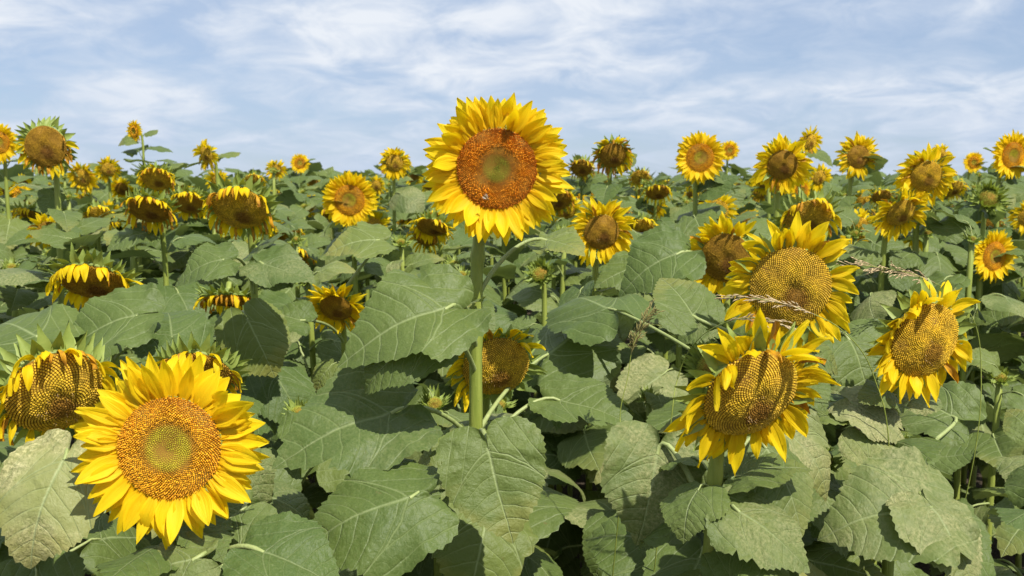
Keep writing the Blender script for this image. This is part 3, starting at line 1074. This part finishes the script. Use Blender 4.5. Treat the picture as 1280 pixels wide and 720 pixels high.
for k, (pi, J2, T2, dj, dt, wide, nh, var, mil) in enumerate(LEAVES):
    plant, base, path = HERO[pi]
    J, T = at(*J2, dj), at(*T2, dt)
    yd = (T - J)
    s = yd.length * 0.98
    yd.normalize()
    nv = Vector(nh)
    zd = (nv - nv.dot(yd) * yd).normalized()
    xd = yd.cross(zd)
    rot = Matrix((xd * wide, yd, zd)).transposed()
    rng = random.Random(700 + k)
    mb = MB()
    mb.add(*leaf_arrays(rng, 11, 84, 1.0, (0.35, .9, .7, 1.15, .55, .8, 1.0)[k % 7], (0.16, -0.22, .28, -.12, .2)[k % 5], rng.uniform(.025, .06), 0.02))
    lm = Matrix.Translation(J - base) @ (rot * s).to_4x4()
    lf = obj('leaf', mb.mesh('leaf', 'leaf'), plant, lm)
    if mil:
        lf['mildew'] = mil
    node = stem_at(path, J.z - 0.11)
    if (node - J).length > 0.45:
        node = J.lerp(node, 0.45 / (node - J).length)
        node.z -= 0.05
    inv = lm.inverted()
    p0, p3 = node - base, J - base - zd * 0.002
    hv = Vector((p3.x - p0.x, p3.y - p0.y, 0))
    pts = bez(p0, p0 + hv * 0.25 + Vector((0, 0, 0.075)), p3 - yd * 0.05 + Vector((0, 0, .02)), p3, 10)
    mb = MB()
    mb.tube([inv @ p for p in pts], [(0.0052 - 0.0018 * q / 10) / s for q in range(11)], 8, False)
    obj('petiole', mb.mesh('petiole', 'petiole'), lf)

# ------------------------------------------------------------------ the rest of the rows
HEADLIB = {}


def lib_head(kind, tone, pitch, lod, k):
    key = (kind, tone, pitch, lod, k)
    if key not in HEADLIB:
        f = facing(0, pitch)
        g = frame(f, Vector((0, 0, 1))).transposed() @ Vector((0, 0, -1))
        HEADLIB[key] = build_head(kind, 0.105, g, tone, hash((pitch, lod, k)) % 9999, lod, None, 0.86 if kind != 'fresh' else 1.0)
    return HEADLIB[key]


KSET = [('ripe', '', -16), ('ripe', 'dark', -26), ('faded', 'dark', -34), ('faded', '', -44), ('sparse', 'dark', -24), ('ripe', 'gold', -12), ('fresh', '', -4), ('faded', 'dark', -58)]
STEMS = []
for k in range(6):
    mb = MB()
    rg = random.Random(k)
    a, b = rg.uniform(-.02, .02), rg.uniform(-.02, .02)
    mb.tube([Vector((a * math.sin(3.1 * t / 8), b * math.sin(3.1 * t / 8), t / 8)) for t in range(9)], [0.0125 - 0.003 * t / 8 for t in range(9)], 8, True)
    STEMS.append(mb.mesh('stem', 'stem'))


SHORT = ['tall central bloom', 'big left foreground bloom', 'nodding head at the left edge', 'withered head behind the left foreground bloom', 'drooping right foreground bloom', 'grass-crossed ripe bloom', 'golden oval disc at right', 'brown disc behind the grass-crossed bloom', 'small dark disc right of centre', 'shaded head behind the central stem', 'low nodding bloom left of centre', 'shrivelled orange head at left', 'bare-stem brown disc at left', 'face-down dark head at left', 'round skyline disc at left', 'left-edge skyline bloom', 'tiny side-on skyline bloom', 'wilting fringed head at left', 'small wilting head at left', 'small head beside the round skyline disc', 'little head under the left skyline', 'fringed head under the tiny side-on bloom', 'side-on bloom by the broad leaf', 'small bloom on the left skyline', 'little round skyline bloom', 'open mid-distance bloom left of centre', 'skyline head left of the central bloom', 'dark head under the central bloom', 'nodding skyline head right of centre', 'small drooping head right of centre', 'open skyline bloom right of centre', 'tiny round bloom right of centre', 'dark-disc skyline head at right', 'ruffled top bloom at right', 'two-tone oval skyline head', 'plump golden skyline disc', 'small head over the plump disc', 'yellow-fringed head above the grass-crossed bloom', 'curved-petal head at right', 'green-eyed bloom near the right edge', 'right-edge skyline bloom', 'head cut by the right edge', 'little bloom on the right skyline', 'wilting head behind the central bloom', 'brown head right of centre', 'green bud right of the central stem', 'curling-bract bud', 'spiky bud on the right skyline', 'small head left under the dark skyline disc', 'small head under the ruffled bloom', 'tiny bloom under the dark skyline disc', 'drooping head under the plump disc', 'little brown head at right', 'small fringed head right of centre', 'small dark-eyed head at left', 'small head under the side-on bloom', 'tiny drooping head at left', 'tiny head left of centre']
WORD = {'fresh': 'open sunflower', 'ripe': 'ripening sunflower', 'sparse': 'sparse-petalled sunflower', 'faded': 'withered sunflower', 'none': 'budding sunflower'}
FILL = []


def name_fillers():
    seen = {}
    for plant, kw, c in FILL:
        q = proj(c)
        best, bd = 0, 1e9
        for i, (hx, hy, hd, hr) in enumerate(PLANTS):
            dd = math.hypot(q[0] - hx, q[1] - hy) - hr * 0.4
            if dd < bd:
                best, bd = i, dd
        hx, hy, hd, hr = PLANTS[best]
        dx, dy = q[0] - hx, q[1] - hy
        if abs(dx) < hr * .7 and abs(dy) < hr * .7:
            rel = 'hidden behind' if q[2] > hd else 'in front of'
        elif abs(dx) > abs(dy):
            rel = 'left of' if dx < 0 else 'right of'
        else:
            rel = 'above' if dy < 0 else 'below'
        seen.setdefault((kw, rel, best), []).append((q[2], plant))
    order = ['', 'second ', 'third ', 'fourth ', 'fifth ', 'sixth ', 'seventh ', 'eighth ', 'ninth ', 'tenth ', 'eleventh ', 'twelfth ']
    for (kw, rel, best), lst in seen.items():
        lst.sort(key=lambda t: t[0])
        for k, (_, plant) in enumerate(lst):
            if len(lst) == 1:
                pre = ''
            elif k == 0:
                pre = 'nearest '
            elif k == len(lst) - 1:
                pre = 'farthest '
            else:
                pre = order[min(k, 11)] + 'nearest '
            tag(plant, '%s%s %s the %s' % (pre, WORD[kw], rel, SHORT[best]), 'sunflower', 'sunflowers filling the crowded rows')


def filler(x, y, rng):
    base = Vector((x, y, 0))
    d = (base - CP).dot(CF)
    near = d < 3.3
    kind, tone, pitch = KSET[rng.choice([0, 1, 1, 2, 2, 3, 4, 4, 5, 6, 7])]
    if near:
        h = rng.uniform(.95, 1.18) if d > 2.2 else max(0.7, 1.71 - 0.40 * d) + rng.uniform(-.08, 0)
    elif d < 5:
        h = rng.uniform(1.42, 1.57)
    elif d < 8:
        h = rng.uniform(1.48, 1.66)
    else:
        h = rng.uniform(1.52, 1.72)
    yaw = rng.uniform(-28, 28)
    f = facing(yaw, pitch)
    sc = rng.uniform(.85, 1.12)
    rd = KINDS[kind]['df'] * 0.105 * sc
    c = Vector((x, y, h)) + f * rd * 0.5 + Vector((f.x, f.y, 0)) * 0.05
    has = not near
    if d < 4.6:
        has = False
    elif d > 3.6 and rng.random() < 0.30:
        has = False
        h = rng.uniform(1.56, 1.84)
    if has and hides([c, c + Vector((.08, 0, 0)), c - Vector((.08, 0, 0)), c + Vector((0, 0, .07)), c - Vector((0, 0, .07))]):
        has = False
        h = min(h, 1.5) - 0.12
    plant = bpy.data.objects.new('sunflower', None)
    COL.objects.link(plant)
    plant.location = base
    plant.empty_display_size = 0.1
    FILL.append((plant, kind if has else 'none', c if has else Vector((x, y, h))))
    if has:
        lod = 1 if d < 7 else 2
        back, parts, _ = lib_head(kind, tone, pitch, lod, rng.randrange(2))
        m = frame(f, Vector((0, 0, 1)))
        hd = obj('flower_head', back, plant, Matrix.Translation(c - base) @ (m * sc).to_4x4())
        for nm, me, kd in parts:
            o = obj(nm, me, hd)
            if kd:
                o['kind'] = kd
        A = c - f * rd * 0.44
        path = stem_path(c, f, rd, base, rng.uniform(-1, 1))
        mb = MB()
        mb.tube([p - base for p in path], [0.0125 - 0.003 * k / len(path) for k in range(len(path))], 8 if d < 6 else 5, False)
        obj('stem', mb.mesh('stem', 'stem'), plant)
    else:
        path = [Vector((x, y, 0)), Vector((x, y, h))]
        obj('stem', STEMS[rng.randrange(6)], plant, Matrix.Diagonal((1, 1, h, 1)))
        back, parts, rdb = lib_head('bud', '', 55, 1, rng.randrange(2))
        bs = rng.uniform(.38, .55)
        fb = facing(yaw, 60)
        hd = obj('flower_head', back, plant, Matrix.Translation(Vector((0, 0, h)) + fb * rdb * 0.40 * bs) @ (frame(fb, Vector((0, 0, 1))) * bs).to_4x4())
        for nm, me, kd in parts:
            o = obj(nm, me, hd)
            if kd:
                o['kind'] = kd
    top = h + (0.02 if has else 0.0)
    auto_leaves(plant, base, path, top, max(0.45, h - (0.95 if d < 6 else 0.55)), (9 if d < 3.3 else 13) if d < 6 else 9, rng.uniform(.145, .20), rng, d < 4.2, True, 8 if near else 16)


def rows():
    rng = random.Random(77)
    spots = []
    for iy in range(0, 34):
        y = 1.6 + iy * 0.42
        half = y * math.tan(HFOV / 2) + 0.75
        x = -half + rng.uniform(0, .4)
        while x < half:
            spots.append((x + rng.uniform(-.08, .08), y + rng.uniform(-.12, .12)))
            x += 0.42 if y > 5.5 else 0.37
    out = []
    for (x, y) in spots:
        if y < 3.0 and rng.random() < 0.05:
            continue
        if any((x - b.x) ** 2 + (y - b.y) ** 2 < 0.16 ** 2 for (_, b, _) in HERO):
            continue
        out.append((x, y))
    out.sort(key=lambda q: q[0] ** 2 + q[1] ** 2)
    return out


ALL = rows()
NKEEP = 300 - len(HEADS)
for q in ALL[:NKEEP]:
    filler(q[0], q[1], random.Random(int(q[0] * 1000) * 7919 + int(q[1] * 1000)))
name_fillers()
FAR0 = math.hypot(*ALL[min(NKEEP, len(ALL) - 1)])


# ------------------------------------------------------------------ the field beyond, too far to count
def far_field():
    rng = np.random.default_rng(3)
    pr = random.Random(8)
    temps = []
    for k in range(9):
        kind, tone, pitch = KSET[k % len(KSET)]
        V, F, MI, UV, C = [], [], [], [], []

        def put(v, f, mi, uv=None, c=None):
            o = len(V)
            V.extend([tuple(q) for q in v])
            F.extend([tuple(i + o for i in g_) for g_ in f])
            MI.extend([mi] * len(f))
            UV.extend(uv if uv else [(0.6, 0.62)] * len(v))
            C.extend(c if c else [(0.2, 0.1, 0.02)] * len(v))
        f = facing(pr.uniform(-25, 25), pitch)
        m = frame(f, Vector((0, 0, 1)))
        g = m.transposed() @ Vector((0, 0, -1))
        c0 = f * 0.08
        rd = 0.105 * KINDS[kind]['df']
        # disc
        v, fc, cc = [m @ Vector((0, 0, rd * .3)) + c0], [], [(0.20, 0.11, 0.015)]
        for q in range(8):
            a = q * math.pi / 4
            v.append(m @ Vector((rd * math.cos(a), rd * math.sin(a), 0)) + c0)
            cc.append(pr.choice([(0.40, 0.22, 0.02), (0.25, 0.13, 0.02)]))
        for q in range(8):
            fc.append((0, 1 + q, 1 + (q + 1) % 8))
        put(v, fc, 2, None, cc)
        for q in range(20):
            a = q * 2 * math.pi / 20 + pr.uniform(-.1, .1)
            r_ = Vector((math.cos(a), math.sin(a), 0))
            K = KINDS[kind]
            e = R(pr.uniform(*K['elev']))
            d0 = r_ * math.cos(e) + Vector((0, 0, 1)) * math.sin(e)
            vv, ff, uu = strip(r_ * rd * .95, d0, Vector((0, 0, 1)), 0.105 * pr.uniform(*K['L']), 0.105 * K['W'] * 1.25, g, K['droop'], 0, 0, .1, 2, 1, 'petal', pr)
            put([m @ p + c0 for p in vv], ff, 1, uu)
        if kind != 'fresh':
            for q in range(8):
                a = q * 2 * math.pi / 8
                r_ = Vector((math.cos(a), math.sin(a), -.3))
                vv, ff, uu = strip(r_ * rd, r_, Vector((0, 0, 1)), 0.04, 0.022, g, 0, 0, 0, .1, 1, 1, 'bract', pr)
                put([m @ p + c0 for p in vv], ff, 0)
        az = pr.uniform(0, 6)
        for q in range(7):
            az += 2.4
            s = pr.uniform(.17, .24)
            out = Vector((math.cos(az), math.sin(az), 0))
            ti = R(pr.uniform(-45, 10))
            yd = out * math.cos(ti) + Vector((0, 0, math.sin(ti)))
            zd = Vector((pr.uniform(-.3, .3), pr.uniform(-.4, .1), 1))
            zd = (zd - zd.dot(yd) * yd).normalized()
            xd = yd.cross(zd)
            o = out * s * .5 + Vector((0, 0, 0.16 - 0.085 * q))
            loc = [(0, -.15, 0), (.33, -.28, -.02), (.5, .05, -.05), (.36, .5, -.09), (0, 1, -.3), (-.36, .5, -.09), (-.5, .05, -.05), (-.33, -.28, -.02), (0, .35, .03)]
            vv = [o + (xd * a + yd * b + zd * c_) * s for a, b, c_ in loc]
            put(vv, [(8, i, (i + 1) % 8) for i in range(8)], 0, [(a * .5 + .5, b * .5 + .5) for a, b, _ in loc])
        put([(-.01, 0, -.7), (.01, 0, -.7), (.01, 0, -.02), (-.01, 0, -.02)], [(0, 1, 2, 3)], 0)
        temps.append((np.array(V), F, MI, np.array(UV), np.array(C)))
    pts = []
    y = 4.0
    while y < 150:
        sp = 0.42 if y < 25 else (0.6 if y < 50 else 1.0)
        half = y * math.tan(HFOV / 2) * 1.12 + 2.0
        xs = np.arange(-half, half, sp)
        xs = xs + rng.uniform(-.15, .15, len(xs))
        for x in xs:
            if math.hypot(x, y) > FAR0 + 0.05:
                pts.append((x, y + rng.uniform(-.15, .15)))
        y += sp
    VV, LF, FS, MI, UVs, CC = [], [], [], [], [], []
    base = 0
    for (x, y) in pts:
        k = rng.integers(0, 9)
        V, F, M_, U, C = temps[k]
        sc = rng.uniform(.85, 1.15)
        a = rng.uniform(-.3, .3)
        ca, sa = math.cos(a) * sc, math.sin(a) * sc
        h = rng.uniform(1.48, 1.72) + (0.14 if rng.random() < .06 else 0)
        q = np.empty_like(V)
        q[:, 0] = V[:, 0] * ca - V[:, 1] * sa + x
        q[:, 1] = V[:, 0] * sa + V[:, 1] * ca + y
        q[:, 2] = V[:, 2] * sc + h
        VV.append(q)
        UVs.append(U)
        CC.append(C)
        for g_ in F:
            FS.append(len(g_))
            LF.extend([i + base for i in g_])
        MI.extend(M_)
        base += len(V)
    VV, UVs, CC = np.concatenate(VV), np.concatenate(UVs), np.concatenate(CC)
    me = bpy.data.meshes.new('distant_sunflowers')
    LF, FS = np.array(LF, dtype=np.int32), np.array(FS, dtype=np.int32)
    me.vertices.add(len(VV))
    me.vertices.foreach_set('co', VV.astype(np.float32).ravel())
    me.loops.add(len(LF))
    me.loops.foreach_set('vertex_index', LF)
    me.polygons.add(len(FS))
    st = np.concatenate([[0], np.cumsum(FS)[:-1]]).astype(np.int32)
    me.polygons.foreach_set('loop_start', st)
    me.polygons.foreach_set('material_index', np.array(MI, dtype=np.int32))
    me.polygons.foreach_set('use_smooth', np.ones(len(FS), dtype=bool))
    for k in ('leaf', 'petal', 'disc'):
        me.materials.append(MAT[k])
    me.update(calc_edges=True)
    ul = me.uv_layers.new(name='UVMap')
    ul.data.foreach_set('uv', UVs.astype(np.float32)[LF].ravel())
    ca_ = me.attributes.new('tint', 'FLOAT_COLOR', 'POINT')
    ca_.data.foreach_set('color', np.concatenate([CC, np.ones((len(CC), 1))], axis=1).astype(np.float32).ravel())
    me.validate()
    print('far plants', len(pts), 'faces', len(FS))
    tag(obj('distant_sunflowers', me), 'far sunflower field running to the skyline behind all rows', 'sunflower field', kind='stuff')


far_field()


# ------------------------------------------------------------------ dry grasses
def grass(path2d, d, label, mat, seed, head_from, nsp, slen, spread, grp=None):
    rng = random.Random(seed)
    pts = [at(px, py, d + dd) for px, py, dd in path2d]
    foot = Vector((pts[0].x + rng.uniform(-.12, .12), pts[0].y + 0.28, 0))
    ctrl = [foot, foot.lerp(pts[0], .5)] + pts
    # Catmull-Rom through the points
    path = []
    for i in range(len(ctrl) - 1):
        p0, p1, p2, p3 = ctrl[max(0, i - 1)], ctrl[i], ctrl[i + 1], ctrl[min(len(ctrl) - 1, i + 2)]
        for q in range(8):
            t = q / 8
            path.append(0.5 * ((2 * p1) + (p2 - p0) * t + (2 * p0 - 5 * p1 + 4 * p2 - p3) * t * t + (-p0 + 3 * p1 - 3 * p2 + p3) * t ** 3))
    path.append(ctrl[-1])
    root = bpy.data.objects.new('dry_grass', None)
    COL.objects.link(root)
    root.location = foot
    root.empty_display_size = 0.05
    tag(root, label, 'grass', grp)
    mb = MB()
    n = len(path)
    mb.tube([p - foot for p in path], [0.0014 - 0.0009 * i / n for i in range(n)], 6)
    obj('stalk', mb.mesh('stalk', 'stem'), root)
    mb = MB()
    i0 = int(n * head_from)
    for k in range(nsp):
        fi = i0 + (n - 2 - i0) * (k + rng.random()) / nsp
        i = min(n - 2, int(fi))
        p = path[i].lerp(path[i + 1], fi - int(fi))
        t = (path[i + 1] - path[i]).normalized()
        sd = Vector((rng.uniform(-1, 1), rng.uniform(-1, 1), rng.uniform(-1, .7)))
        dr = (t * 1.0 + sd * spread).normalized()
        L = slen * rng.uniform(.6, 1.3)
        q = p + dr * L
        mb.tube([p - foot, (p + q) * .5 - foot, q - foot], [0.0004, 0.0005, 0.0004], 4, False)
        for s_ in range(3):
            b = p.lerp(q, 0.45 + 0.25 * s_)
            e = b + (dr + Vector((rng.uniform(-.4, .4), rng.uniform(-.4, .4), rng.uniform(-.5, .1)))).normalized() * 0.010
            mb.tube([b - foot, b.lerp(e, .4) - foot, e - foot], [0.0003, 0.0014, 0.0002], 5, False)
    sh = obj('seed_head', mb.mesh('seed_head', mat), root)
    sh['kind'] = 'stuff'


grass([(1212, 600, .1), (1226, 450, .06), (1205, 380, .03), (1150, 346, 0), (1090, 333, -.05), (1040, 333, -.08)], 1.95, 'straw-coloured dry grass plume stretching left above the golden right disc', 'straw', 1, .66, 42, .034, .45)
grass([(1112, 590, .05), (1092, 470, .0), (1055, 415, -.05), (1005, 388, -.08), (950, 374, -.06), (905, 372, -.02)], 1.78, 'dry grass stalk lying across the disc of the large ripe sunflower', 'straw', 2, .66, 26, .024, .3)
grass([(835, 560, .1), (848, 470, .1), (872, 425, .05), (910, 402, .0), (950, 398, -.05), (985, 408, -.06)], 1.74, 'thin dry grass bending right below the ripe sunflower with grass on its disc', 'straw', 3, .70, 18, .026, .4)
grass([(778, 590, 0), (775, 520, 0), (785, 470, 0), (792, 430, 0), (812, 392, 0)], 1.85, 'upright brown grass panicle among leaves right of the central stem', 'reed', 4, .76, 40, .026, .5)


# ------------------------------------------------------------------ honey bees on the central disc
def bee(px, py, ang, label):
    plant, base, path = HERO[0]
    f = facing(HEADS[0][6], HEADS[0][7])
    d = PLANTS[0][2]
    p = at(px, py, d - 0.026)
    m = frame(f, Vector((math.sin(ang), 0, math.cos(ang))))
    root = bpy.data.objects.new('bee', None)
    COL.objects.link(root)
    root.matrix_world = Matrix.Translation(p) @ m.to_4x4()
    root.empty_display_size = 0.01
    tag(root, label, 'bee')
    mb = MB()
    prof = [(-.0075, .0003), (-.0062, .0016), (-.0045, .0024), (-.0025, .0026), (-.0008, .0019), (.0003, .0013), (.0016, .0022), (.0032, .0021), (.0042, .0011), (.0052, .0016), (.0064, .0013), (.0070, .0003)]
    v, c, fc = [], [], []
    for i, (y, r) in enumerate(prof):
        for k in range(10):
            a = 2 * math.pi * k / 10
            v.append((r * math.cos(a), y, r * math.sin(a) * .9))
            c.append((0.05, 0.03, 0.015) if (i % 2 and i < 6) or i > 8 else (0.30, 0.17, 0.05))
    for i in range(len(prof) - 1):
        for k in range(10):
            fc.append((i * 10 + k, i * 10 + (k + 1) % 10, (i + 1) * 10 + (k + 1) % 10, (i + 1) * 10 + k))
    mb.add(v, fc, None, c)
    obj('body', mb.mesh('body', 'bee'), root)
    for s in (-1, 1):
        mb = MB()
        mb.add([(s * .0012, .002, .0018), (s * .0042, -.0005, .0026), (s * .0055, -.0045, .0028), (s * .0040, -.0068, .0026), (s * .0018, -.0035, .0022)], [(0, 1, 2, 3, 4)])
        obj('wing', mb.mesh('wing', 'wing'), root)
        for q in range(3):
            mb = MB()
            y = .0026 - .0013 * q
            mb.tube([(s * .0012, y, -.001), (s * .0036, y + .001 - .001 * q, -.0008), (s * .0046, y + .0012 - .0018 * q, -.0038)], .0003, 4)
            obj('leg', mb.mesh('leg', 'bee'), root)


bee(608, 247, 2.4, 'small brown honey bee on the lower disc of the tall central sunflower')
print('objects', len(bpy.data.objects))
